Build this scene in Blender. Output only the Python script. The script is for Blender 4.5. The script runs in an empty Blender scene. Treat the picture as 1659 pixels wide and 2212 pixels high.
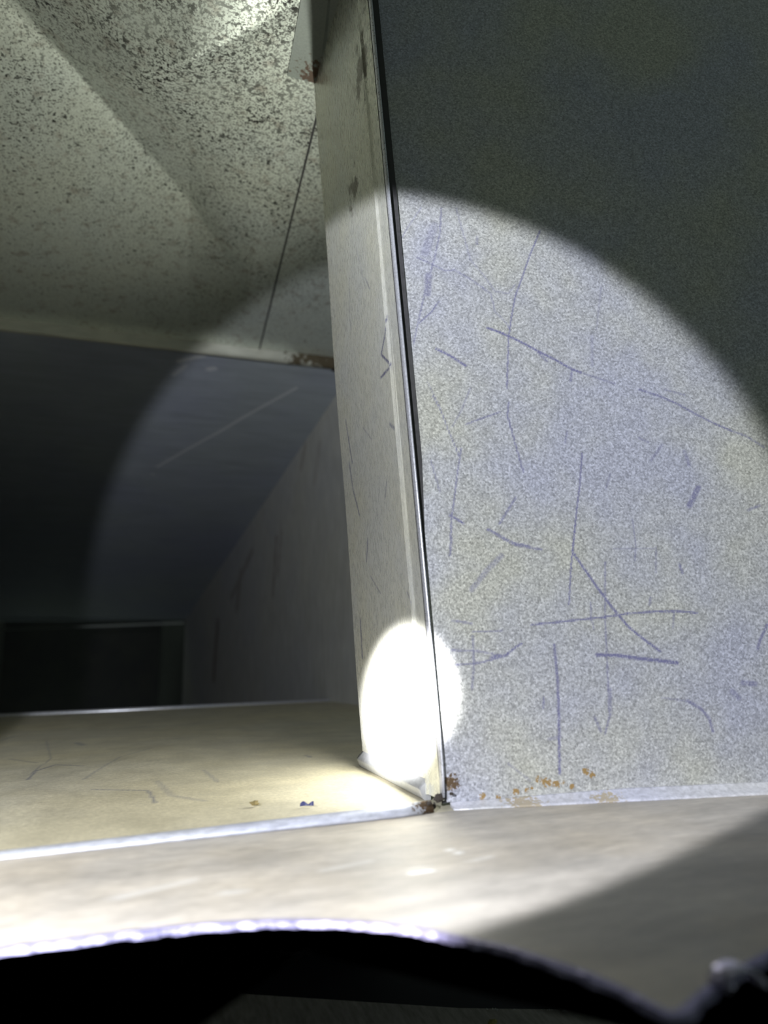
import bpy, math, random
import numpy as np
from mathutils import Matrix, Vector

random.seed(7)
S = bpy.context.scene
COL = S.collection

# ------------------------------------------------------------------ camera
cam_d = bpy.data.cameras.new('camera')
cam = bpy.data.objects.new('camera', cam_d)
COL.objects.link(cam)
RIGHT = Vector((0.94797311, -0.31748361, -0.02347631))
DOWN = Vector((0.04379286, 0.20309241, -0.97817977))
FWD = Vector((0.3153239, 0.92626002, 0.20642966))
m = Matrix.Identity(4)
for i in range(3):
    m[i][0], m[i][1], m[i][2] = RIGHT[i], -DOWN[i], -FWD[i]
m.translation = (0, 0, 0.1)
cam.matrix_world = m
cam_d.sensor_fit = 'VERTICAL'
cam_d.sensor_height = 24
cam_d.lens = 1450 / 2212 * 24
cam_d.clip_start = 0.01
cam_d.dof.use_dof = True
cam_d.dof.focus_distance = 0.56
cam_d.dof.aperture_fstop = 3.0
S.camera = cam

# ------------------------------------------------------------------ light
world = bpy.data.worlds.new('dark')
S.world = world
world.use_nodes = True
world.node_tree.nodes['Background'].inputs[0].default_value = (0.011, 0.0135, 0.0115, 1)
world.node_tree.nodes['Background'].inputs[1].default_value = 8.5

S.view_settings.view_transform = 'Standard'
S.view_settings.look = 'None'
S.view_settings.gamma = 1
S.view_settings.use_curve_mapping = False
S.view_settings.exposure = 0.0
S.cycles.use_denoising = True
S.cycles.max_bounces = 5
S.cycles.diffuse_bounces = 4
S.cycles.glossy_bounces = 3
S.cycles.sample_clamp_indirect = 0
S.cycles.use_adaptive_sampling = True
S.cycles.adaptive_threshold = 0.04
S.cycles.adaptive_min_samples = 16
S.cycles.use_guiding = True
S.cycles.guiding_training_samples = 128


def spot(name, yaw, el, half, power, blend, col, radius, at):
    """One beam of a hand-held lamp standing at AT."""
    d = bpy.data.lights.new(name, 'SPOT')
    d.energy = power
    d.spot_size = 2 * half
    d.spot_blend = blend
    d.color = col
    d.shadow_soft_size = radius
    o = bpy.data.objects.new(name, d)
    COL.objects.link(o)
    a = Vector((math.sin(yaw) * math.cos(el), math.cos(yaw) * math.cos(el), math.sin(el)))
    o.location = at
    o.rotation_euler = a.to_track_quat('-Z', 'Y').to_euler()
    return o


TORCH = (-0.142, 0.019, 0.189)
spill = spot('torch_spill', 0.492, -0.060, 0.564, 16.5, 0.10, (0.93, 0.95, 1.0), 0.004, TORCH)
# reflector torches throw a ring: the wide beam is dimmer round the core and brightest near its rim
spill.data.use_nodes = True
_nt = spill.data.node_tree
_em = next(n for n in _nt.nodes if n.type == 'EMISSION')
_ge = _nt.nodes.new('ShaderNodeNewGeometry')
_dt = _nt.nodes.new('ShaderNodeVectorMath')
_dt.operation = 'DOT_PRODUCT'
_dt.inputs[1].default_value = (math.sin(0.492) * math.cos(-0.060), math.cos(0.492) * math.cos(-0.060), math.sin(-0.060))
_ab = _nt.nodes.new('ShaderNodeMath')
_ab.operation = 'ABSOLUTE'
_mr = _nt.nodes.new('ShaderNodeMapRange')
for _i, _v in enumerate((0.86, 0.99, 1.9, 0.8)):
    _mr.inputs[_i + 1].default_value = _v
_nt.links.new(_ge.outputs['Incoming'], _dt.inputs[0])
_nt.links.new(_dt.outputs['Value'], _ab.inputs[0])
_nt.links.new(_ab.outputs[0], _mr.inputs[0])
_nt.links.new(_mr.outputs[0], _em.inputs['Strength'])
spot('torch_core', math.radians(33.8), math.radians(-12.1), math.radians(5.9), 520.0, 0.9, (1.0, 0.99, 0.97), 0.004, TORCH)
spot('torch_halo', math.radians(50), math.radians(8), math.radians(70), 0.1, 1.0, (0.97, 1.0, 0.93), 0.012, TORCH)
spot('work_lamp', math.radians(-104), math.radians(47), math.radians(63), 6.0, 1.0, (1.0, 1.0, 0.87), 0.006, (0.204, 0.735, 0.28))  # added fill hidden behind the return wall, makes the ceiling's pool of light

# ------------------------------------------------------------------ materials
def new_mat(name):
    mt = bpy.data.materials.new(name)
    mt.use_nodes = True
    nt = mt.node_tree
    for n in list(nt.nodes):
        nt.nodes.remove(n)
    out = nt.nodes.new('ShaderNodeOutputMaterial')
    b = nt.nodes.new('ShaderNodeBsdfPrincipled')
    nt.links.new(b.outputs[0], out.inputs[0])
    return mt, nt, b


class G:
    """small helper around a node tree"""
    def __init__(s, nt):
        s.nt = nt
        s.pos = nt.nodes.new('ShaderNodeNewGeometry').outputs['Position']

    def n(s, t, **k):
        x = s.nt.nodes.new(t)
        for a, v in k.items():
            setattr(x, a, v)
        return x

    def put(s, sock, v):
        if isinstance(v, (int, float)):
            sock.default_value = v
        elif isinstance(v, tuple):
            sock.default_value = v if len(v) == len(sock.default_value) else v + (1,)
        else:
            s.nt.links.new(v, sock)

    def math(s, op, a, b=0.0, clamp=False):
        x = s.n('ShaderNodeMath', operation=op, use_clamp=clamp)
        s.put(x.inputs[0], a)
        s.put(x.inputs[1], b)
        return x.outputs[0]

    def coord(s, stretch):
        x = s.n('ShaderNodeVectorMath', operation='MULTIPLY')
        s.put(x.inputs[0], s.pos)
        x.inputs[1].default_value = stretch
        return x.outputs[0]

    def noise(s, scale, detail=3.0, stretch=(1, 1, 1), rough=0.55, off=0.0):
        x = s.n('ShaderNodeTexNoise')
        x.inputs['Scale'].default_value = scale
        x.inputs['Detail'].default_value = detail
        x.inputs['Roughness'].default_value = rough
        c = s.coord(stretch)
        if off:
            y = s.n('ShaderNodeVectorMath', operation='ADD')
            s.put(y.inputs[0], c)
            y.inputs[1].default_value = (off, off * 1.7, off * 0.6)
            c = y.outputs[0]
        s.put(x.inputs['Vector'], c)
        return x.outputs[0]

    def voronoi(s, scale, stretch=(1, 1, 1), feature='F1', out='Distance'):
        x = s.n('ShaderNodeTexVoronoi', feature=feature)
        x.inputs['Scale'].default_value = scale
        s.put(x.inputs['Vector'], s.coord(stretch))
        return x.outputs[out]

    def ramp(s, v, a, b, lo=0.0, hi=1.0):
        x = s.n('ShaderNodeMapRange', clamp=True)
        s.put(x.inputs[0], v)
        x.inputs[1].default_value, x.inputs[2].default_value = a, b
        x.inputs[3].default_value, x.inputs[4].default_value = lo, hi
        return x.outputs[0]

    def mix(s, f, a, b, mode='MIX'):
        x = s.n('ShaderNodeMix', data_type='RGBA', blend_type=mode)
        s.put(x.inputs[0], f)
        s.put(x.inputs[6], a)
        s.put(x.inputs[7], b)
        return x.outputs[2]

    def attr(s, name):
        return s.n('ShaderNodeAttribute', attribute_name=name).outputs['Fac']

    def dist(s, c, stretch=(1, 1, 1)):
        x = s.n('ShaderNodeVectorMath', operation='SUBTRACT')
        s.put(x.inputs[0], s.pos)
        x.inputs[1].default_value = c
        z = s.n('ShaderNodeVectorMath', operation='MULTIPLY')
        s.put(z.inputs[0], x.outputs[0])
        z.inputs[1].default_value = stretch
        y = s.n('ShaderNodeVectorMath', operation='LENGTH')
        s.put(y.inputs[0], z.outputs[0])
        return y.outputs['Value']

    def spots(s, base, spots, noise_scale, col):
        """stains of colour COL, broken up by noise, round each (centre, radius)"""
        nz = s.noise(noise_scale, 4, off=3.1)
        for c, r in spots:
            d = s.math('DIVIDE', s.dist(c), r)
            f = s.ramp(s.math('SUBTRACT', nz, s.math('MULTIPLY', d, 0.30)), 0.26, 0.36)
            base = s.mix(f, base, col)
        return base


def galvanised(name, warm, cool, metal=0.35, rough=0.45, grain=300, stretch=(1, 1, 1), grain_amt=0.25, spangle=0.0,
               bump=0.12, mark=None, pale=None, rust=None, stains=(), smear=0.0, smear_stretch=(1, 1, 1), patch=7.0, extra=None):
    mt, nt, b = new_mat(name)
    g = G(nt)
    col = g.mix(g.ramp(g.noise(patch, 3, off=1.3), 0.36, 0.64), warm, cool)
    gr = g.noise(grain, 3, stretch, 0.65)
    col = g.mix(1.0, col, g.mix(g.ramp(gr, 0.3, 0.7), (1 - grain_amt,) * 3, (1 + grain_amt * 0.6,) * 3), 'MULTIPLY')
    if smear:
        sm = g.ramp(g.noise(22, 4, smear_stretch, 0.6, off=5.0), 0.35, 0.68)
        col = g.mix(1.0, col, g.mix(sm, (1 - smear,) * 3, (1 + smear * 0.5,) * 3), 'MULTIPLY')
    rg = g.ramp(gr, 0.3, 0.7, rough - 0.06, rough + 0.08)
    if spangle:
        vc = g.voronoi(760, out='Color')
        sep = g.n('ShaderNodeSeparateColor')
        g.put(sep.inputs[0], vc)
        v = sep.outputs[0]
        col = g.mix(1.0, col, g.mix(v, (1 - spangle,) * 3, (1 + spangle * 0.7,) * 3), 'MULTIPLY')
    brk = g.ramp(g.noise(900, 2, off=9.0), 0.28, 0.55, 0.25, 1.0)
    if mark:
        col = g.mix(g.math('MULTIPLY', g.math('MULTIPLY', g.attr('mark'), 1.25), brk, True), col, mark)
    if pale:
        col = g.mix(g.attr('pale'), col, pale)
    if rust:
        col = g.mix(g.ramp(g.math('MULTIPLY', g.attr('rust'), g.ramp(g.noise(420, 3, off=4.0), 0.35, 0.6)), 0.15, 0.5), col, rust)
    for sp in stains:
        col = g.spots(col, *sp)
    if extra:
        col = extra(g, col)
    g.put(b.inputs['Base Color'], col)
    b.inputs['Metallic'].default_value = metal
    g.put(b.inputs['Roughness'], rg)
    if bump:
        bp = g.n('ShaderNodeBump')
        bp.inputs['Strength'].default_value = bump
        bp.inputs['Distance'].default_value = 0.0008
        g.put(bp.inputs['Height'], gr)
        g.put(b.inputs['Normal'], bp.outputs[0])
    return mt


RUST = (0.30, 0.20, 0.085)
DARK = (0.030, 0.024, 0.020)
INK = (0.17, 0.17, 0.30)


def ceiling_dirt(g, col):
    # black mould specks, thickest beside the corner of the takeoff and thinning out with distance
    d = g.dist((0.10, 0.52, 0.723), (1.0, 0.75, 1))
    th = g.ramp(d, 0.0, 0.70, -0.020, 0.14)
    big = g.ramp(g.noise(185, 2.5, off=2.0, rough=0.6), 0, 1)
    f1 = g.ramp(g.math('SUBTRACT', big, th), 0.53, 0.60)
    fine = g.noise(400, 2, off=8.0)
    f2 = g.ramp(g.math('SUBTRACT', fine, g.math('MULTIPLY', th, 0.9)), 0.50, 0.58, 0.0, 0.75)
    cloud = g.ramp(g.noise(16, 3, off=6.0), 0.3, 0.62, 0.45, 1.0)
    far = g.ramp(d, 0.62, 1.0, 1.0, 0.0)
    f = g.math('MULTIPLY', g.math('MULTIPLY', g.math('MAXIMUM', f1, f2), cloud), far)
    rustn = g.ramp(g.noise(60, 3, off=12.0), 0.56, 0.72, 0.0, 0.45)
    col = g.mix(g.math('MULTIPLY', rustn, far), col, (0.22, 0.15, 0.11))
    return g.mix(f, col, (0.020, 0.020, 0.018))


M = {}
M['wall'] = galvanised('scratched_galvanised', (0.47, 0.475, 0.43), (0.42, 0.435, 0.52), grain=560, grain_amt=0.34, spangle=0.26, bump=0.35,
                       mark=INK, rust=RUST, patch=9, stains=[([((0.191, 0.436, 0.015), 0.0065)], 500, (0.10, 0.065, 0.035))])
M['return'] = galvanised('brushed_return', (0.80, 0.795, 0.69), (0.76, 0.77, 0.73), grain=420, stretch=(1, 1, 0.28), grain_amt=0.14, bump=0.1, mark=INK, metal=0.5, rough=0.28,
                         stains=[([((0.150, 0.47, 0.60), 0.03), ((0.150, 0.52, 0.52), 0.02)], 60, (0.16, 0.14, 0.11))], patch=14)
M['flange'] = galvanised('clean_flange', (0.50, 0.52, 0.52), (0.50, 0.50, 0.56), grain=380, grain_amt=0.15, metal=0.45, rough=0.38,
                         stains=[([((0.186, 0.437, 0.006), 0.012)], 420, (0.16, 0.11, 0.06)), ([((0.1375, 0.608, 0.722), 0.022)], 200, (0.10, 0.065, 0.045))])
M['ceil_flange'] = galvanised('dull_ceiling_flange', (0.27, 0.31, 0.28), (0.25, 0.28, 0.27), grain=380, grain_amt=0.15, metal=0.3, rough=0.5,
                         stains=[([((0.1375, 0.608, 0.722), 0.022)], 200, (0.10, 0.065, 0.045))])
M['foot'] = galvanised('pale_wall_foot', (0.66, 0.66, 0.68), (0.60, 0.61, 0.72), grain=300, grain_amt=0.25, metal=0.3, rough=0.45,
                       stains=[([((0.235, 0.417, 0.002), 0.016), ((0.29, 0.405, 0.0), 0.012)], 420, (0.46, 0.40, 0.31))])
M['bead'] = galvanised('bright_bead', (0.66, 0.67, 0.74), (0.62, 0.64, 0.72), grain=500, grain_amt=0.15, metal=0.6, rough=0.3)
M['near'] = galvanised('dusty_near_floor', (0.52, 0.465, 0.385), (0.495, 0.46, 0.415), grain=260, stretch=(0.35, 1, 1), grain_amt=0.16, metal=0.12, rough=0.55,
                       pale=(0.85, 0.85, 0.84), smear=0.22, smear_stretch=(0.6, 2.0, 1), patch=12)
M['far_floor'] = galvanised('dusty_far_floor', (0.66, 0.60, 0.43), (0.62, 0.58, 0.46), grain=330, grain_amt=0.16, metal=0.2, rough=0.5, mark=(0.16, 0.17, 0.24),
                            smear=0.15, patch=6, bump=0.08)
M['ceiling'] = galvanised('mouldy_ceiling', (0.70, 0.75, 0.67), (0.67, 0.73, 0.68), grain=260, grain_amt=0.16, metal=0.5, rough=0.42, extra=ceiling_dirt, bump=0.1)
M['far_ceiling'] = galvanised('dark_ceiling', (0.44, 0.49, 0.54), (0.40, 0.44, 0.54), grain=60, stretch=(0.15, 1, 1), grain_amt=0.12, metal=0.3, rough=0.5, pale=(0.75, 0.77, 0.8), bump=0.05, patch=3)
M['far_wall'] = galvanised('stained_far_wall', (0.62, 0.62, 0.58), (0.58, 0.59, 0.60), grain=80, stretch=(1, 1, 0.2), grain_amt=0.15, metal=0.05, rough=0.6, mark=(0.16, 0.08, 0.06), bump=0.05, patch=3)
M['left_wall'] = galvanised('sooty_left_wall', (0.14, 0.145, 0.14), (0.12, 0.125, 0.125), metal=0.2, rough=0.6)  # darkened to cut bounced light; also shade-coloured far panel
M['cleat'] = galvanised('cleat_metal', (0.60, 0.61, 0.63), (0.54, 0.56, 0.66), grain=300, stretch=(0.4, 1, 1), grain_amt=0.22, metal=0.35, rough=0.42,
                        stains=[([((0.170, 0.425, 0.006), 0.012)], 420, (0.13, 0.08, 0.04))])
M['ceil_cleat'] = galvanised('ceiling_cleat_metal', (0.50, 0.50, 0.43), (0.47, 0.48, 0.43), grain=120, stretch=(0.2, 1, 1), grain_amt=0.15, metal=0.35, rough=0.4,
                             stains=[([((0.325, 1.30, 0.712), 0.06), ((0.26, 1.30, 0.705), 0.03)], 90, (0.10, 0.08, 0.05))])
M['rim'] = galvanised('cut_edge_metal', (0.30, 0.27, 0.44), (0.25, 0.24, 0.42), grain=500, grain_amt=0.45, metal=0.35, rough=0.45, bump=0.5)
M['gap'] = galvanised('caulk', (0.05, 0.05, 0.05), (0.04, 0.04, 0.045), metal=0.0, rough=0.8)  # dark joints, plus shade of the corner slot and far end as colour
M['soot'] = galvanised('sooty_ground', (0.010, 0.008, 0.022), (0.008, 0.007, 0.016), metal=0.0, rough=0.9)  # darkness below the cut-out put into the colour
M['rust'] = galvanised('rust_crumb', (0.20, 0.13, 0.06), (0.12, 0.08, 0.05), metal=0.0, rough=0.85, grain=900, grain_amt=0.4)
M['blackrust'] = galvanised('black_rust', (0.05, 0.04, 0.035), (0.03, 0.025, 0.02), metal=0.0, rough=0.85, grain=900, grain_amt=0.4)
M['leaf'] = galvanised('dry_leaf', (0.24, 0.19, 0.07), (0.18, 0.14, 0.06), metal=0.0, rough=0.8, grain=900, grain_amt=0.3)
M['blue'] = galvanised('blue_flake', (0.03, 0.035, 0.16), (0.02, 0.025, 0.10), metal=0.0, rough=0.5, grain=900)
M['plate'] = galvanised('dark_plate', (0.68, 0.64, 0.68), (0.60, 0.57, 0.63), metal=0.1, rough=0.5, grain=240, stretch=(1, 0.2, 1), grain_amt=0.35)
M['grit'] = galvanised('pale_grit', (0.85, 0.85, 0.88), (0.8, 0.8, 0.85), metal=0.0, rough=0.6, grain=900)
M['yellowgrit'] = galvanised('yellow_grit', (0.62, 0.56, 0.22), (0.55, 0.50, 0.2), metal=0.0, rough=0.7, grain=900)
M['shaving'] = galvanised('bright_shaving', (0.8, 0.76, 0.97), (0.75, 0.72, 0.95), metal=0.5, rough=0.35, grain=500, grain_amt=0.1)  # glint put into a pale lavender colour

# ------------------------------------------------------------------ mesh helpers
def link(name, verts, faces, mat, parent=None, smooth=False, attrs=None):
    me = bpy.data.meshes.new(name)
    me.from_pydata([tuple(v) for v in verts], [], [tuple(f) for f in faces])
    if attrs:
        for k, a in attrs.items():
            at = me.attributes.new(k, 'FLOAT', 'POINT')
            full = np.zeros(len(me.vertices), dtype=np.float32)
            full[:len(a)] = a
            at.data.foreach_set('value', full)
    me.materials.append(mat)
    if smooth:
        me.polygons.foreach_set('use_smooth', [True] * len(me.polygons))
    me.update()
    o = bpy.data.objects.new(name, me)
    COL.objects.link(o)
    if parent:
        o.parent = parent
    return o


def tag(o, label=None, cat=None, kind=None, group=None):
    if label:
        o['label'] = label
    if cat:
        o['category'] = cat
    if kind:
        o['kind'] = kind
    if group:
        o['group'] = group
    return o


def empty(name, loc=(0, 0, 0)):
    o = bpy.data.objects.new(name, None)
    o.location = loc
    o.empty_display_size = 0.05
    COL.objects.link(o)
    bpy.context.view_layer.update()
    return o


def put_under(o, parent):
    o.parent = parent
    o.matrix_parent_inverse = Matrix.Translation(-Vector(parent.location))
    return o


def stroke_field(U, V, strokes, seed=1):
    """largest stroke weight at each (U, V); a stroke is (points, half width, strength)"""
    out = np.zeros(U.shape, dtype=np.float32)
    for pts, hw, st in strokes:
        for (a, b), (c, d) in zip(pts[:-1], pts[1:]):
            pad = hw * 3
            sel = (U > min(a, c) - pad) & (U < max(a, c) + pad) & (V > min(b, d) - pad) & (V < max(b, d) + pad)
            if not sel.any():
                continue
            u, v = U[sel], V[sel]
            L2 = (c - a) ** 2 + (d - b) ** 2 + 1e-12
            t = np.clip(((u - a) * (c - a) + (v - b) * (d - b)) / L2, 0, 1)
            dd = np.hypot(u - a - t * (c - a), v - b - t * (d - b))
            w = st * np.clip(1.9 - dd / hw, 0, 1)
            out[sel] = np.maximum(out[sel], w)
    return out


def sheet(name, us, vs, f, thick, mat, parent=None, fields=None, smooth=False):
    """A sheet over the grid us x vs; f(U, V) gives x, y, z. THICK is the vector to its back side."""
    U, V = np.meshgrid(np.array(us, dtype=float), np.array(vs, dtype=float), indexing='ij')
    X, Y, Z = f(U, V)
    n, k = U.shape
    front = np.stack([X, Y, Z], -1).reshape(-1, 3)
    idx = np.arange(n * k).reshape(n, k)
    quads = np.stack([idx[:-1, :-1], idx[1:, :-1], idx[1:, 1:], idx[:-1, 1:]], -1).reshape(-1, 4).tolist()
    border = list(idx[:, 0]) + list(idx[-1, 1:]) + list(idx[-2::-1, -1]) + list(idx[0, -2:0:-1])
    base = n * k
    back = front[border] + np.array(thick)
    nb = len(border)
    for i in range(nb):
        j = (i + 1) % nb
        quads.append([border[j], border[i], base + i, base + j])
    cen = base + nb
    allv = np.vstack([front, back, back.mean(0)[None]])
    for i in range(nb):
        quads.append([base + i, cen, base + (i + 1) % nb])
    at = {}
    for key, st in (fields or {}).items():
        at[key] = stroke_field(U, V, st).reshape(-1)
    return link(name, allv, quads, mat, parent, smooth, at)


def sweep(name, path, prof, mat, parent=None, smooth=True):
    """PROF is a closed list of (sideways, up) offsets; PATH a list of (point, side vector, up vector)."""
    vs, fs = [], []
    k = len(prof)
    for p, s, u in path:
        p, s, u = Vector(p), Vector(s), Vector(u)
        for a, b in prof:
            vs.append(p + s * a + u * b)
    for i in range(len(path) - 1):
        for j in range(k):
            q = (j + 1) % k
            fs.append((i * k + j, i * k + q, (i + 1) * k + q, (i + 1) * k + j))
    fs.append(tuple(range(k - 1, -1, -1)))
    fs.append(tuple((len(path) - 1) * k + j for j in range(k)))
    o = link(name, vs, fs, mat, parent, False)
    if smooth:
        o.data.polygons.foreach_set('use_smooth', [len(p.vertices) == 4 for p in o.data.polygons])
    return o


def crumb(name, loc, size, mat, seed, flat=0.6):
    """an irregular little lump resting on LOC"""
    rr = random.Random(seed)
    vs, fs = [], []
    rings, seg = 5, 8
    for i in range(rings + 1):
        th = math.pi * i / rings
        for j in range(seg):
            ph = 2 * math.pi * j / seg
            r = 1 + rr.uniform(-0.35, 0.35)
            if i in (0, rings):
                r = 1
            vs.append((size[0] * r * math.sin(th) * math.cos(ph), size[1] * r * math.sin(th) * math.sin(ph), size[2] * (flat * r * math.cos(th) + flat)))
    for i in range(rings):
        for j in range(seg):
            q = (j + 1) % seg
            fs.append((i * seg + j, (i + 1) * seg + j, (i + 1) * seg + q, i * seg + q))
    o = link(name, vs, fs, mat)
    o.location = loc
    return o


def lin(a, b, n):
    return list(np.linspace(a, b, n))


LEAN = 0.0615          # the corner leans to the left going up
ZC = 0.723             # ceiling height
YF = 0.437             # face of the big scratched wall
YR = 1.31              # joint across the ceiling
CX0 = 0.186            # corner at the floor

WALL_MARKS= [([(0.2829, 0.4315), (0.2718, 0.4067), (0.265, 0.3885), (0.2584, 0.3726), (0.2534, 0.3512), (0.2507, 0.336), (0.2484, 0.3135), (0.2468, 0.2951)], 0.0004, 0.8), ([(0.2342, 0.3446), (0.2456, 0.3405), (0.2569, 0.3352), (0.2733, 0.3262), (0.2872, 0.319), (0.2993, 0.3118), (0.3063, 0.3092)], 0.00061, 1), ([(0.3063, 0.3092), (0.3222, 0.3039), (0.3328, 0.3004)], 0.0005, 0.5), ([(0.3525, 0.2961), (0.3685, 0.2908), (0.3826, 0.2846), (0.3964, 0.2764), (0.4104, 0.2692), (0.4244, 0.263)], 0.0005, 0.85), ([(0.4244, 0.263), (0.4352, 0.2594), (0.4489, 0.2504)], 0.0005, 0.6), ([(0.1936, 0.326), (0.2039, 0.3207), (0.2157, 0.3127)], 0.00061, 1), ([(0.1984, 0.1967), (0.208, 0.1907)], 0.0005, 1), ([(0.2091, 0.2473), (0.2058, 0.2308), (0.2023, 0.2104), (0.1989, 0.1904), (0.1971, 0.1674)], 0.0004, 0.7), ([(0.1895, 0.2877), (0.1958, 0.2744), (0.1996, 0.2621), (0.2049, 0.2481), (0.2071, 0.2412)], 0.0003, 0.7), ([(0.2134, 0.2658), (0.2275, 0.2713), (0.2399, 0.2759)], 0.0004, 0.7), ([(0.2474, 0.2842), (0.2458, 0.2733), (0.2491, 0.2573), (0.2524, 0.2415), (0.2551, 0.2294)], 0.0004, 0.8), ([(0.3015, 0.2437), (0.2976, 0.2191), (0.2932, 0.1985), (0.2882, 0.17)], 0.0004, 0.9), ([(0.2478, 0.2096), (0.2403, 0.1986), (0.2347, 0.1903)], 0.00061, 0.6), ([(0.2253, 0.1861), (0.2326, 0.1828), (0.2423, 0.1769), (0.2555, 0.1735)], 0.00061, 0.7), ([(0.2022, 0.4478), (0.2003, 0.4255), (0.1949, 0.4014), (0.1887, 0.3817), (0.1825, 0.3566), (0.1764, 0.3302)], 0.0004, 0.6), ([(0.1815, 0.4028), (0.1912, 0.3983), (0.2034, 0.392), (0.2107, 0.3932), (0.2212, 0.3868), (0.2316, 0.3794), (0.2386, 0.3738)], 0.0004, 0.6), ([(0.1899, 0.3875), (0.1884, 0.372)], 0.00182, 0.5), ([(0.196, 0.4313), (0.1879, 0.407)], 0.00222, 0.3), ([(0.197, 0.3656), (0.1913, 0.3569), (0.1813, 0.3471)], 0.0004, 0.7), ([(0.2142, 0.4485), (0.2194, 0.4244), (0.2238, 0.4027), (0.234, 0.3893), (0.2423, 0.3759), (0.2531, 0.3744), (0.2591, 0.3824)], 0.0004, 0.4), ([(0.2386, 0.3738), (0.2413, 0.3585), (0.2497, 0.3492), (0.252, 0.3436)], 0.0004, 0.5), ([(0.1857, 0.447), (0.1742, 0.4282), (0.1657, 0.412)], 0.0003, 0.5), ([(0.2733, 0.3253), (0.2799, 0.3179)], 0.00061, 0.6), ([(0.2992, 0.3109), (0.2975, 0.3016)], 0.00061, 0.6), ([(0.2183, 0.2945), (0.2105, 0.2764), (0.203, 0.2639)], 0.0004, 0.4), ([(0.1857, 0.2993), (0.1951, 0.2779)], 0.0003, 0.4), ([(0.3834, 0.2461), (0.3858, 0.2354)], 0.00091, 0.5), ([(0.3908, 0.2176), (0.3818, 0.2036)], 0.00141, 0.7), ([(0.4285, 0.2001), (0.4382, 0.2036)], 0.00071, 0.5), ([(0.3182, 0.3398), (0.3159, 0.315)], 0.00081, 0.3), ([(0.3296, 0.3831), (0.3224, 0.3457)], 0.0004, 0.3), ([(0.2915, 0.2614), (0.289, 0.2524)], 0.0005, 0.5), ([(0.3221, 0.228), (0.3174, 0.2157)], 0.0004, 0.4), ([(0.3554, 0.2388), (0.3658, 0.2514)], 0.00071, 0.4), ([(0.3729, 0.2965), (0.3891, 0.2922)], 0.0005, 0.5), ([(0.3483, 0.2566), (0.3551, 0.2531)], 0.00061, 0.5), ([(0.1859, 0.2376), (0.1895, 0.2239), (0.1916, 0.2138)], 0.0004, 0.5), ([(0.2303, 0.4229), (0.23, 0.4169)], 0.00061, 0.5), ([(0.2264, 0.1862), (0.2369, 0.1791), (0.246, 0.1744), (0.2647, 0.1712)], 0.00057, 0.7), ([(0.2934, 0.1994), (0.2891, 0.1773), (0.2861, 0.1602), (0.2833, 0.1418), (0.2821, 0.1313)], 0.00038, 0.9), ([(0.2877, 0.1695), (0.2954, 0.157), (0.3037, 0.1438), (0.3135, 0.1292), (0.3248, 0.1147), (0.3364, 0.1048), (0.3467, 0.0971)], 0.00057, 1), ([(0.2993, 0.0956), (0.3149, 0.0949), (0.3303, 0.0924), (0.3459, 0.0905), (0.3585, 0.0887)], 0.00085, 1), ([(0.2531, 0.1176), (0.2702, 0.1188), (0.2906, 0.1206), (0.3064, 0.1218), (0.3257, 0.1242), (0.3451, 0.1252), (0.3661, 0.125), (0.3781, 0.1236)], 0.00047, 0.9), ([(0.2689, 0.1033), (0.2694, 0.0859), (0.269, 0.0659), (0.2677, 0.0449), (0.2659, 0.0175)], 0.00066, 0.8), ([(0.2586, 0.0676), (0.2577, 0.0606)], 0.00047, 0.7), ([(0.3118, 0.1615), (0.3079, 0.1203), (0.3066, 0.0937), (0.3056, 0.0719), (0.3046, 0.0534), (0.3004, 0.0423)], 0.00047, 0.6), ([(0.3071, 0.0719), (0.3055, 0.0548)], 0.00076, 0.5), ([(0.298, 0.1325), (0.2977, 0.1205), (0.2991, 0.1138)], 0.00038, 0.6), ([(0.2452, 0.1046), (0.2413, 0.1025), (0.2333, 0.0969), (0.2227, 0.0957)], 0.00057, 0.8), ([(0.1985, 0.0912), (0.215, 0.0923), (0.2349, 0.0968)], 0.00047, 0.7), ([(0.1969, 0.1216), (0.2104, 0.1192)], 0.00057, 0.6), ([(0.1953, 0.1013), (0.2139, 0.1002), (0.2303, 0.0969)], 0.00047, 0.6), ([(0.2109, 0.1133), (0.2321, 0.114)], 0.00038, 0.6), ([(0.2107, 0.1104), (0.2106, 0.0931), (0.2084, 0.0747)], 0.00057, 0.5), ([(0.2346, 0.1668), (0.2231, 0.1562), (0.2116, 0.1428)], 0.00133, 0.4), ([(0.3632, 0.0623), (0.372, 0.057), (0.3775, 0.0503), (0.3794, 0.041)], 0.00076, 0.7), ([(0.3446, 0.065), (0.3616, 0.0624)], 0.00047, 0.4), ([(0.3361, 0.1929), (0.3364, 0.1722), (0.3346, 0.1628)], 0.00047, 0.5), ([(0.3192, 0.1712), (0.3518, 0.171)], 0.00038, 0.35), ([(0.352, 0.1721), (0.3498, 0.1533)], 0.00047, 0.4), ([(0.3437, 0.1349), (0.3424, 0.1303)], 0.00066, 0.5), ([(0.3686, 0.1594), (0.3703, 0.1531)], 0.00066, 0.7), ([(0.3603, 0.1239), (0.3582, 0.1133)], 0.00047, 0.5), ([(0.4312, 0.1142), (0.4237, 0.1029), (0.4211, 0.0969)], 0.00076, 0.7), ([(0.4063, 0.0735), (0.4159, 0.0725)], 0.00133, 0.6), ([(0.3974, 0.0678), (0.4016, 0.0633)], 0.00133, 0.5), ([(0.2304, 0.0256), (0.2457, 0.0136)], 0.00038, 0.4), ([(0.2939, 0.0538), (0.2975, 0.0438)], 0.00066, 0.5), ([(0.2603, 0.0403), (0.2686, 0.0413)], 0.00076, 0.4), ([(0.1993, 0.1902), (0.1985, 0.1717)], 0.00038, 0.5)]
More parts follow.
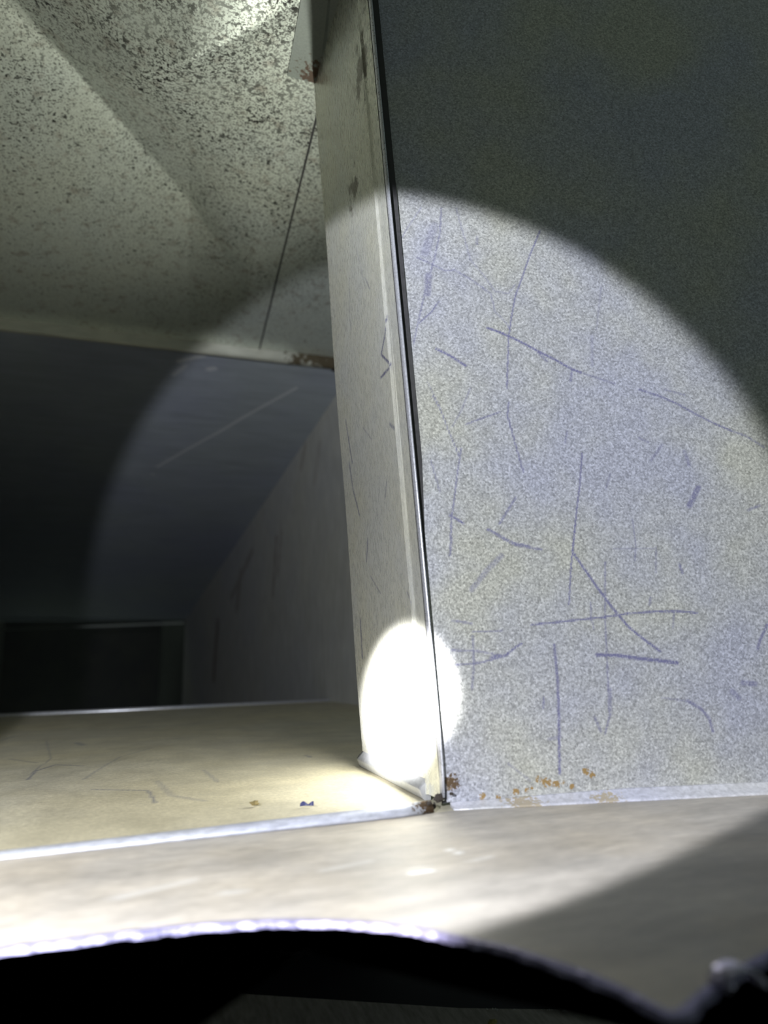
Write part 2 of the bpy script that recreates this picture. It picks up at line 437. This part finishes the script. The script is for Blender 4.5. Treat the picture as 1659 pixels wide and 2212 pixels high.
WALL_RUST= [(0.235, 0.0073, 0.0014), (0.2509, 0.0147, 0.0014), (0.2566, 0.0124, 0.0019), (0.2632, 0.0108, 0.0016), (0.2847, 0.0187, 0.0016), (0.2889, 0.0159, 0.0013), (0.2118, 0.0057, 0.0014), (0.2225, 0.0045, 0.0011), (0.2085, -0.0021, 0.0016), (0.2156, -0.0024, 0.0014), (0.2462, 0.0099, 0.0009), (0.2741, 0.009, 0.0011), (0.2491, 0.0001, 0.0013), (0.1907, 0.0159, 0.0016), (0.1891, 0.0126, 0.0013), (0.2424, 0.0083, 0.0009), (0.2677, 0.012, 0.0009)]
MID_MARKS= [([(0.4602, 0.36), (0.4706, 0.3479), (0.4816, 0.3385), (0.4604, 0.3199), (0.4871, 0.3212)], 0.0008, 0.8), ([(0.5501, 0.4464), (0.5571, 0.4092), (0.5561, 0.3969)], 0.0004, 0.5), ([(0.5455, 0.2978), (0.5252, 0.2805)], 0.0004, 0.4), ([(0.4772, 0.2777), (0.4688, 0.2715)], 0.00106, 0.5), ([(0.5954, 0.322), (0.5905, 0.2953), (0.5867, 0.2767)], 0.0008, 0.7), ([(0.5056, 0.4208), (0.4953, 0.404)], 0.00053, 0.5), ([(0.5962, 0.2794), (0.5909, 0.2508), (0.5776, 0.225)], 0.0008, 0.7), ([(0.4967, 0.236), (0.5044, 0.2244)], 0.00053, 0.6), ([(0.5585, 0.1991), (0.5661, 0.1808)], 0.0008, 0.7), ([(0.5575, 0.1662), (0.5335, 0.1492)], 0.00053, 0.5), ([(0.5967, 0.1304), (0.598, 0.0972)], 0.00133, 0.6), ([(0.4707, 0.1442), (0.459, 0.1331)], 0.0008, 0.4), ([(0.5233, 0.4585), (0.5066, 0.4126)], 0.00053, 0.3)]
FAR_STAINS= [([(1.923, 0.439), (1.951, 0.274)], 0.005, 0.6), ([(1.873, 0.444), (1.906, 0.329)], 0.005, 0.4), ([(2.2, 0.439), (2.489, 0.313)], 0.009000000000000001, 0.35), ([(2.719, 0.225), (2.763, 0.031)], 0.02, 0.5), ([(2.354, 0.381), (2.399, 0.273)], 0.014, 0.4), ([(1.662, 0.642), (1.7, 0.589)], 0.007, 0.35), ([(1.556, 0.61), (1.59, 0.524)], 0.007, 0.2)]
CEIL_PALE= [([(0.282, 1.428), (0.194, 1.553), (0.127, 1.657), (0.075, 1.73), (-0.014, 1.863)], 0.0025, 0.8), ([(0.021, 1.376), (0.044, 1.363), (0.07, 1.347)], 0.004, 0.7), ([(0.013, 1.427), (0.036, 1.389)], 0.004, 0.5), ([(0.085, 1.393), (0.095, 1.388)], 0.005, 0.6), ([(-0.027, 1.909), (-0.024, 1.915)], 0.003, 0.5)]
NEAR_PALE= [([(0.1168, 0.3185), (0.1284, 0.3187)], 0.00137, 0.9), ([(0.1492, 0.3468), (0.152, 0.3359)], 0.00096, 0.7), ([(0.1179, 0.3247), (0.1275, 0.3251)], 0.00109, 0.3), ([(0.0325, 0.3253), (0.0404, 0.3251)], 0.00191, 0.3), ([(0.1515, 0.3243), (0.1633, 0.3275)], 0.00164, 0.25), ([(0.081, 0.339), (0.1057, 0.3441)], 0.00191, 0.2), ([(-0.0111, 0.3373), (0.0222, 0.3494)], 0.00218, 0.25)]
FLOOR_FAR_MARKS= [([(-0.187, 1.038), (-0.1799, 1.0912), (-0.1673, 1.1216)], 0.00099, 0.6), ([(-0.0972, 0.672), (-0.0994, 0.7233), (-0.0866, 0.76), (-0.059, 0.731)], 0.00099, 0.6), ([(-0.0871, 0.9558), (-0.0765, 0.9256)], 0.00265, 0.5), ([(-0.0409, 0.6019), (0.0002, 0.5822), (0.0053, 0.5349)], 0.00099, 0.5), ([(-0.0518, 0.6498), (-0.0283, 0.7786), (0.0032, 0.8376)], 0.00099, 0.3), ([(0.0072, 0.6209), (0.0167, 0.5555), (0.0382, 0.5278)], 0.00199, 0.25), ([(0.0472, 0.663), (0.0539, 0.598)], 0.00132, 0.3), ([(0.1513, 0.7119), (0.1537, 0.6967)], 0.00132, 0.5), ([(-0.2205, 1.2157), (-0.1992, 1.241)], 0.00132, 0.4), ([(-0.1275, 1.0044), (-0.0977, 0.815), (-0.1012, 0.6981)], 0.00066, 0.4), ([(-0.1406, 0.8374), (-0.1066, 0.786)], 0.00099, 0.4)]
RIM_A = [(-0.0474, 0.2965), (-0.0248, 0.2958), (-0.0009, 0.2946), (0.0242, 0.2915), (0.0497, 0.2849), (0.0743, 0.2734), (0.0896, 0.2637), (0.1005, 0.2537), (0.1198, 0.2298), (0.1321, 0.2072), (0.1375, 0.1916), (0.1391, 0.1795), (0.1386, 0.1744)]
RIM_B = [(0.141, 0.1735), (0.1524, 0.1799), (0.1694, 0.1867), (0.1962, 0.1944), (0.2223, 0.2006)]


# ------------------------------------------------------------------ floor
floor = tag(empty('floor'), 'beige sheet-metal duct floor with a curved cut-out in front', 'floor', 'structure')
rim = [(-0.30, -0.10), (-0.295, 0.05), (-0.26, 0.17), (-0.20, 0.245), (-0.12, 0.285)] + RIM_A + RIM_B + [(0.29, 0.205), (0.34, 0.17), (0.365, 0.08), (0.37, -0.10)]
rx = np.array([p[0] for p in rim])
# near panel: columns run from the cut edge to the joint
dense = []
for (a, b), (c, d) in zip(rim[:-1], rim[1:]):
    n = max(1, int(math.hypot(c - a, d - b) / 0.0035))
    for i in range(n):
        t = i / n
        dense.append((a + (c - a) * t, b + (d - b) * t))
dense.append(rim[-1])
dense = np.array(dense)
for _ in range(3):
    dense[1:-1] = 0.25 * dense[:-2] + 0.5 * dense[1:-1] + 0.25 * dense[2:]
nc = len(dense)
jx = np.linspace(-0.75, 1.0, nc)
jx = 0.25 * jx + 0.75 * np.interp(np.arange(nc), [0, nc - 1], [-0.75, 1.0]) * 0 + 0.75 * (dense[:, 0] + (np.arange(nc) / (nc - 1) - 0.5) * 0.9)
jx[0], jx[-1] = -0.75, 1.0
jx = np.maximum.accumulate(jx)


def near_f(U, V):
    i = U.astype(int)
    X = dense[i, 0] * (1 - V) + jx[i] * V
    Y = dense[i, 1] * (1 - V) + (YF - 0.012) * V
    return X, Y, np.zeros_like(X)


us, vs = list(range(nc)), lin(0, 1, 110)
Ug, Vg = np.meshgrid(np.array(us), np.array(vs), indexing='ij')
Xn, Yn, _ = near_f(Ug, Vg)
near = sheet('panel', us, vs, near_f, (0, 0, -0.0012), M['near'])
at = near.data.attributes.new('pale', 'FLOAT', 'POINT')
fv = np.zeros(len(near.data.vertices), dtype=np.float32)
fv[:Xn.size] = stroke_field(Xn, Yn, NEAR_PALE).reshape(-1)
at.data.foreach_set('value', fv)
near.parent = floor
tag(near, 'dusty beige near floor sheet with a curved cut-out')
# ragged burr along the cut
rr = random.Random(3)
bv, bf = [], []
for i in range(nc):
    p = dense[i]
    t = dense[min(i + 1, nc - 1)] - dense[max(i - 1, 0)]
    t = t / (np.hypot(*t) + 1e-9)
    nrm = np.array([t[1], -t[0]])      # towards the hole
    k = 0.0036 + rr.uniform(-0.0012, 0.0014)
    dz = -0.0044 - rr.uniform(0, 0.0030)
    for a, z in ((-0.0010, 0.0006), (0.0004 + k * 0.35, 0.0003 + rr.uniform(-.0003, .0006)), (k, dz * 0.5 + rr.uniform(-.0004, .0004)), (k * 0.95, dz), (0.0, dz * 0.9)):
        q = p + nrm * a
        bv.append((q[0], q[1], z))
for i in range(nc - 1):
    for j in range(5):
        q = (j + 1) % 5
        bf.append((i * 5 + j, i * 5 + q, (i + 1) * 5 + q, (i + 1) * 5 + j))
cut = link('cut_edge', bv, bf, M['rim'], near)
tag(cut, 'bright ragged burr along the cut')
# far floor sheet with a cross-break crease
ca = np.array((-0.0892, 0.6211)); cb = np.array((0.1601, 1.0985))
cd = (cb - ca) / np.hypot(*(cb - ca))


def farfloor_f(U, V):
    dist_c = (U - ca[0]) * cd[1] - (V - ca[1]) * cd[0]
    edge = np.minimum(1, np.minimum((V - YF) / 0.12, 1)) * np.clip((1.50 - V) / 0.15, 0, 1)
    Z = 0.0035 * np.exp(-np.abs(dist_c) / 0.10) * np.clip(edge, 0, 1) - 0.0005
    return U, V, Z


far_floor = sheet('panel', lin(-0.75, -0.25, 40) + lin(-0.248, 0.25, 240) + lin(0.255, 0.62, 30), lin(YF - 0.011, 0.9, 220) + lin(0.903, 1.5, 180),
                  farfloor_f, (0, 0, -0.0012), M['far_floor'], floor, {'mark': FLOOR_FAR_MARKS}, True)
tag(far_floor, 'olive far floor sheet with blue scratches')
sweep('edge_bead', [((x, 1.502, 0.0005), (0, 1, 0), (0, 0, 1)) for x in (-0.75, 0.62)],
      [(0.0045 * math.cos(a), 0.0045 * math.sin(a)) for a in lin(0, 2 * math.pi * 11 / 12, 12)], M['bead'], far_floor)

# ------------------------------------------------------------------ big scratched wall
WU = (0.97597, -0.21785)      # the big wall runs to the right and slightly towards the lens


def wall_xy(u):
    return CX0 + WU[0] * (u - CX0), YF + WU[1] * (u - CX0)


def wall_f(U, V):
    u = U - LEAN * V * np.clip((0.45 - U) / 0.25, 0, 1) + 0.0020 * np.clip((V - 0.40) / 0.22, 0, 1) * np.clip((0.30 - U) / 0.1, 0, 1)
    X, Y = wall_xy(u)
    return X, Y, V


def unlean(x, z):
    u = x
    for _ in range(20):
        u = x + LEAN * z * min(1, max(0, (0.45 - u) / 0.25))
    return (u, z)


wmarks = [([unlean(x, z) for x, z in p], w, s) for p, w, s in WALL_MARKS]
wrust = [([unlean(x, z), unlean(x + 1e-5, z)], r * 1.15, 0.9) for x, z, r in WALL_RUST]
wall = sheet('wall_right', lin(CX0 + 0.0020, 0.56, 380) + lin(0.565, 1.0, 40), lin(0.003, 0.50, 500) + lin(0.505, 1.1, 60), wall_f, (0, 0.0012, 0), M['wall'],
             None, {'mark': wmarks, 'rust': wrust})
tag(wall, 'large scratched galvanised wall right of the corner', 'wall', 'structure')
fl = sweep('bottom_flange', [((*wall_xy(u), 0.0), (WU[1], -WU[0], 0), (0, 0, 0.30 + min(0.38, (u - 0.19) * 3.2))) for u in lin(CX0 + 0.004, 1.0, 60)],
           [(-0.001, 0), (0.011, 0.0), (0.0115, 0.0012), (0.009, 0.003), (0.0035, 0.0052), (0.0012, 0.0085), (-0.001, 0.0105)], M['foot'], wall)
tag(fl, 'pale turned-out foot of the scratched sheet')

# ------------------------------------------------------------------ return wall of the takeoff
mid = tag(empty('wall_middle'), 'narrow upright return wall left of the corner bead', 'wall', 'structure')


def ret_f(U, V):       # U along the depth, V up
    X = CX0 - LEAN * V - 0.0006 * np.sin(V * 21)
    return X, U, V


CRY = 0.466
body = sheet('panel', lin(CRY, 0.621, 130), lin(0.006, ZC, 560), ret_f, (0.0012, 0, 0), M['return'], mid, {'mark': MID_MARKS})
body.name = 'panel'
# front flange between the crease and the corner, standing slightly proud
def fr_f(U, V):
    t = (CRY - U) / (CRY - YF)
    X = CX0 - LEAN * V - 0.0016 * np.clip(1 - np.abs(t - 0.12) / 0.12, 0, 1) - 0.0005 * t
    X = X - 0.0022 * np.clip(1 - V / 0.02, 0, 1) * (1 - t)
    return X, U, V


ff = sheet('front_flange', lin(CRY, YF + 0.0002, 40), lin(0.004, 1.05, 420), fr_f, (0.0010, 0, 0), M['return'], mid, {'mark': MID_MARKS})
tag(ff, 'narrow folded strip beside the corner bead')


def lean_path(y, dx, z0, z1, n=60):
    return [((CX0 - LEAN * z + dx, y, z), (1, 0, 0), (0, 1, 0)) for z in lin(z0, z1, n)]


bead = sweep('corner_bead', [((CX0 - LEAN * z - 0.0003 - 0.0022 * max(0, 1 - z / 0.035) ** 2, YF - 0.0022, z), (1, 0, 0), (0, 1, 0)) for z in lin(0.007, 1.05, 80)],
             [(0.0013 * math.cos(a), 0.0030 * math.sin(a)) for a in lin(0, 2 * math.pi * 11 / 12, 12)], M['bead'], mid)
tag(bead, 'bright rolled edge running up the corner')
# curled foot flange
bfl = sweep('bottom_flange', [((CX0 - 0.0004, y, 0), (-1, 0, 0), (0, 0, 1)) for y in lin(CRY - 0.004, 0.621, 30)],
            [(-0.001, 0), (0.0035, 0.0), (0.0048, 0.0018), (0.0060, 0.0055), (0.0062, 0.0075), (0.0040, 0.0100), (0.0008, 0.0130), (-0.001, 0.014)], M['flange'], mid)
tag(bfl, 'rolled foot of the narrow sheet')
# dark strip behind the bead, stands in for the slot's shade
sweep('corner_gap', [((CX0 - LEAN * z + 0.0022, YF + 0.0012, z), (1, 0, 0), (0, 1, 0)) for z in lin(0.002, 1.05, 20)],
      [(-0.0030, 0.0002), (0.0062, 0.0002), (0.0062, 0.0012), (-0.0030, 0.0012)], M['gap'], mid, False)

# ------------------------------------------------------------------ ceiling
ceil = tag(empty('ceiling'), 'mould-specked duct ceiling at upper left', 'ceiling', 'structure')
SEAM_X = lambda y: 0.1475 + (y - 0.516) * (0.177 - 0.1475) / (1.276 - 0.516)
AP = np.array((-0.1145, 0.722)); BR = np.array((0.295, 1.320)); TL = np.array((-0.62, 0.22)); TR = np.array((0.199, 0.450)); BL = np.array((-0.62, 1.25))
DZ = 0.0


def crossbreak(X, Y):
    """height of a cross-broken sheet: a low pyramid whose apex hangs down by DZ"""
    P = np.stack([X, Y], -1)
    out = np.zeros(X.shape)
    cs = [BR, TR, TL, BL]
    for i in range(4):
        a, b = cs[i] - AP, cs[(i + 1) % 4] - AP
        det = a[0] * b[1] - a[1] * b[0]
        q = P - AP
        s = (q[..., 0] * b[1] - q[..., 1] * b[0]) / det
        t = (a[0] * q[..., 1] - a[1] * q[..., 0]) / det
        inside = (s >= -1e-9) & (t >= -1e-9)
        out = np.where(inside, np.clip(1 - (s + t), -1.0, 1), out)
    return out


def edge_fade(X, Y):
    return np.clip((SEAM_X(Y) - X - 0.042) / 0.10, 0, 1) * np.clip((YR - Y) / 0.10, 0, 1)


def fold(X, Y):
    """the two beaded fold lines of the cross break, pressed upwards"""
    a = (BR - AP) / np.hypot(*(BR - AP)); b = (TR - AP) / np.hypot(*(TR - AP))
    qx, qy = X - AP[0], Y - AP[1]
    da = np.abs(qx * a[1] - qy * a[0]); db = np.abs(qx * b[1] - qy * b[0])
    sb = np.clip((qx * b[0] + qy * b[1]) / 0.10, 0, 1)
    da, db = np.sqrt(da ** 2 + 3e-6), np.sqrt(db ** 2 + 3e-6)
    return 0.042 * np.exp(-da / 0.13) - 0.026 * np.exp(-db / 0.11) * sb


def ceil_f(U, V):
    X = -0.70 * (1 - U) + SEAM_X(V) * U
    return X, V, ZC - DZ * np.clip(crossbreak(X, V), -0.2, 1) + fold(X, V) * edge_fade(X, V)


def ceil2_f(U, V):
    X = (SEAM_X(V) + 0.0012) * (1 - U) + 0.60 * U
    return X, V, ZC + 0.0008 - DZ * np.clip(crossbreak(X, V), -0.2, 1) * np.clip(1 - U * 2, 0, 1)


p1 = sheet('panel', lin(0, 1, 260), lin(-0.30, YR, 420), ceil_f, (0, 0, 0.09), M['ceiling'], ceil)
tag(p1, 'mould-specked cross-broken ceiling sheet')
p2 = sheet('panel', lin(0, 1, 40), lin(0.625, YR, 100), ceil2_f, (0, 0, 0.05), M['ceiling'], ceil)
tag(p2, 'narrow ceiling sheet right of the dark seam')
sweep('seam', [((SEAM_X(y) + 0.0010, y, ZC + 0.001), (1, 0, 0), (0, 0, 1)) for y in lin(0.62, YR - 0.006, 10)],
      [(-0.0014, -0.0016), (0.0014, -0.0016), (0.0014, 0.003), (-0.0014, 0.003)], M['gap'], ceil, False)


def cf_f(U, V):
    X = SEAM_X(V) - 0.040 * (1 - U) * np.clip((0.650 - V) / 0.03 * 0.5 + 0.5, 0.2, 1) - 0.001
    Z = ZC - DZ * np.clip(crossbreak(X, V), -0.2, 1) - 0.0016 - 0.005 * np.clip((U - 0.86) / 0.14, 0, 1)
    return X, V, Z


cfl = sheet('corner_flange', lin(0, 1, 40), lin(0.30, 0.618, 60), cf_f, (0, 0, 0.001), M['ceil_flange'], ceil)
tag(cfl, 'clean grey flange beside the corner, rusty at its end')

# ------------------------------------------------------------------ beyond the ceiling joint
far = tag(empty('ceiling_far'), 'dark sloping ceiling beyond the ceiling cleat', 'ceiling', 'structure')
SLF = -0.20021
B0 = (0.3816, 1.414); B1 = (0.13825, 3.5)
DXF = (B1[0] - B0[0]) / (B1[1] - B0[1])
FX = lambda y: B0[0] + DXF * (y - B0[1])
zf = lambda y: ZC + SLF * (y - YR)


def cfar_f(U, V):
    return U, V, zf(V)


def cfar2_f(U, V):
    return -0.9 + (FX(V) + 0.9) * U, V, zf(V)


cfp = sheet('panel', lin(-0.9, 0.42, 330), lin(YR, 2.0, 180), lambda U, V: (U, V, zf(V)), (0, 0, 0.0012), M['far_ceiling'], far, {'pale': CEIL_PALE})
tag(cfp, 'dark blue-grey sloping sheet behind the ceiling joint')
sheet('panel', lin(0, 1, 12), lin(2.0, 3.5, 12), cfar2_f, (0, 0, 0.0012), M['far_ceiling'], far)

wfar = sheet('wall_far', lin(1.25, 3.5, 220), lin(-0.75, 0.85, 180), lambda U, V: (FX(U), U, V), (0.0012, 0, 0), M['far_wall'], None, {'mark': FAR_STAINS})
tag(wfar, 'dim grey stained wall seen behind the narrow return wall', 'wall', 'structure')
sheet('panel', lin(0, 1, 16), lin(-0.75, 0.45, 4), lambda U, V: (FX(3.5) - 0.10 * np.sin(U * 1.5) , 3.5 + 1.6 * U, V), (0.0012, 0, 0), M['left_wall'], wfar)  # deep shade of the next stretch put into the dark colour
wend = tag(sheet('wall_end', lin(-1.3, 0.6, 4), lin(-0.75, 0.6, 4), lambda U, V: (U, 0 * U + 5.1, V), (0, 0.0012, 0), M['gap']), 'black end of the duct far behind the dark sloping ceiling', 'wall', 'structure')  # added to block the world light at the open far end
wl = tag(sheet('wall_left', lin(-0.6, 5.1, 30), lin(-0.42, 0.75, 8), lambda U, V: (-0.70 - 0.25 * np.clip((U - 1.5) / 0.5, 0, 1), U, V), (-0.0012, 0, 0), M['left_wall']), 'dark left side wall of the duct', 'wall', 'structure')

# ------------------------------------------------------------------ cleats over the joints
prof = [(-0.0075, 0.0), (-0.0070, 0.0030), (-0.0050, 0.0062), (-0.0015, 0.0082), (0.0020, 0.0080), (0.0052, 0.0058), (0.0072, 0.0025), (0.0078, 0.0)]
fc = sweep('floor_cleat', [((x, YF - 0.010 + 0.004 * math.exp(-((x - 0.176) / 0.02) ** 2), 0.0003), (0, 0.85, 0), (0, 0, max(0.30, 0.74 + (x - 0.17) * 1.6))) for x in lin(-0.74, 0.1735, 40)], prof, M['cleat'])
tag(fc, 'rounded pale steel cleat across the floor joint, ending at the corner', 'cleat')

cprof = [(0.0, 0.004), (-0.013, 0.003), (-0.018, -0.001), (-0.0165, -0.004), (-0.014, -0.006), (-0.012, -0.024), (-0.013, -0.0265), (-0.011, -0.0285), (-0.004, -0.028), (0.002, -0.020)]
cc = sweep('ceiling_cleat', [((x, YR + 0.004, ZC + 0.006), (0, 1, 0), (0, 0, 1)) for x in lin(-0.74, 0.338, 30)], cprof, M['ceil_cleat'], None, False)
tag(cc, 'long dull steel cleat across the ceiling joint, dirty at its right end', 'cleat')
ec = sweep('end_tab', [((x, YR + 0.004, ZC + 0.002), (0, 1, 0), (0, 0, 1)) for x in (0.336, 0.372)],
           [(0.0, 0.0), (-0.010, 0.0), (-0.008, -0.024), (0.002, -0.026)], M['blackrust'], cc, False)
tag(ec, 'black rusted end of the cleat')

c3 = sweep('far_cleat', [((x, 3.5, 0.5 * (0.238 + 0.262) + (x + 0.265) * (0.262 - 0.238) / 0.81 + 0.010), (0, 1, 0), (0, 0, 1)) for x in (-0.95, 0.132)],
           [(-0.006, -0.004), (0.006, -0.004), (0.007, 0.004), (-0.007, 0.004)], M['ceil_flange'], None, False)
tag(c3, 'faint thin cleat line far back in the dark duct', 'cleat')

# ------------------------------------------------------------------ added black sheet under the duct, hides the world light
under_blind = tag(sheet('ground', lin(-3, 3, 6), lin(-0.2, 4, 6), lambda U, V: (U, V, -0.42 + 0 * U), (0, 0, -0.01), M['soot']), 'black ground under the cut-out', 'ground', 'structure')

# ------------------------------------------------------------------ small debris
lf = crumb('leaf_fragment', (0.0694, 0.4922, 0.0012), (0.0034, 0.0022, 0.0022), M['leaf'], 5, 0.6)
tag(lf, 'tiny yellow-brown dry leaf crumb behind the floor cleat', 'leaf')
vs_, fs_ = [], []
for i, t in enumerate(lin(0, 1, 9)):
    x = -0.0045 + 0.009 * t
    y = 0.0012 * math.sin(t * 5)
    h = 0.0006 + 0.0022 * abs(math.sin(t * 4.4 + 0.5))
    vs_ += [(x, y, 0.0), (x, y + 0.0006, h), (x, y + 0.0014, 0.0)]
for i in range(8):
    for j in range(3):
        q = (j + 1) % 3
        fs_.append((i * 3 + j, i * 3 + q, i * 3 + 3 + q, i * 3 + 3 + j))
pc = link('paint_flake', vs_, fs_ + [(0, 2, 1), (24, 25, 26)], M['blue'])
pc.location = (0.1017, 0.4741, 0.0012)
tag(pc, 'small curled dark blue flake on the floor behind the cleat', 'flake')

flakes = [((0.1690, 0.4215, 0.0055), (0.0020, 0.0016, 0.0020), 'blackrust', 'round dark rust lump on the end of the floor cleat'),
          ((0.1660, 0.4235, 0.0068), (0.0013, 0.0010, 0.0009), 'rust', 'small brown rust grain on top of the floor cleat end'),
          ((0.1805, 0.4335, 0.0040), (0.0034, 0.0016, 0.0045), 'blackrust', 'largest black rust chunk in the gap at the foot of the corner'),
          ((0.1765, 0.4315, 0.0005), (0.0010, 0.0008, 0.0040), 'blackrust', 'thin black sliver standing between cleat end and corner'),
          ((0.1885, 0.4305, 0.0085), (0.0016, 0.0010, 0.0014), 'blackrust', 'dark rust grain right of the corner bead')]
for i, (loc, sz, mk, lab) in enumerate(flakes):
    tag(crumb('rust_flake', loc, sz, M[mk], 20 + i), lab, 'rust', None, 'rust flakes at the corner')

# ------------------------------------------------------------------ dark plate below the cut-out
pl = Vector((0.221, 0.5, -0.150)); pr = Vector((0.497, 0.5, -0.199))
ax = (pr - pl)
def plate_f(U, V):
    return pl.x + ax.x * U, 0.5 - V + 0 * U, pl.z + ax.z * U + 0.012 * np.clip(-U, 0, 1) - 0.05 * V
plate = sheet('dark_plate', lin(-1.4, 1.6, 40), lin(0, 0.40, 20), plate_f, (0, 0.002, -0.006), M['plate'])
tag(plate, 'dark brushed plate below the cut-out, dust on its far edge', 'plate')
grit = [(0.233, 0.478, 'yellowgrit', 0.0030, 'round yellow grain on the dark plate'), (0.301, 0.497, 'grit', 0.0024, 'large white grain at the dusty edge of the dark plate'),
        (0.340, 0.482, 'grit', 0.0016, 'white grain in front of the dusty edge of the dark plate'), (0.387, 0.498, 'grit', 0.0022, 'white grain on the plate edge, third from the left')]
for i, (x, y, mk, r, lab) in enumerate(grit):
    u = (x - pl.x) / ax.x
    tag(crumb('grit', (x, y, pl.z + ax.z * u - 0.05 * (0.5 - y)), (r, r, r), M[mk], 40 + i), lab, 'grain', None, 'grains on the dark plate')
dv, df = [], []
rr = random.Random(11)
for i in range(90):
    u = rr.uniform(0.05, 1.1)
    r = rr.uniform(0.0003, 0.0008)
    c = Vector((pl.x + ax.x * u, 0.4990 - rr.random() * 0.001, pl.z + ax.z * u))
    b0 = len(dv)
    for k in range(4):
        dv.append(c + Vector((r * 1.3 * math.cos(k * 1.571), r * math.sin(k * 1.571), 0)))
    dv.append(c + Vector((0, 0, r * 1.4)))
    df += [(b0 + k, b0 + (k + 1) % 4, b0 + 4) for k in range(4)] + [(b0 + 3, b0 + 2, b0 + 1, b0)]
ds = link('dust', dv, df, M['grit'], plate)
tag(ds, 'white dust grains along the edge', None, 'stuff')

# made-up curl, coloured as a lavender glint at the right-hand cut
path = []
for t in lin(0, 1, 40):
    a = t * 5.4
    path.append((Vector((0.1685 + 0.0042 * math.cos(a), 0.176 + 0.011 * t, 0.0025 + 0.0042 * math.sin(a))), (0, 1, 0), (math.cos(a), 0, math.sin(a))))
sv = sweep('metal_shaving', path, [(-0.0035, -0.0004), (0.0035, -0.0004), (0.0035, 0.0004), (-0.0035, 0.0004)], M['shaving'])
tag(sv, 'curled lavender metal shaving on the right-hand cut edge', 'shaving')
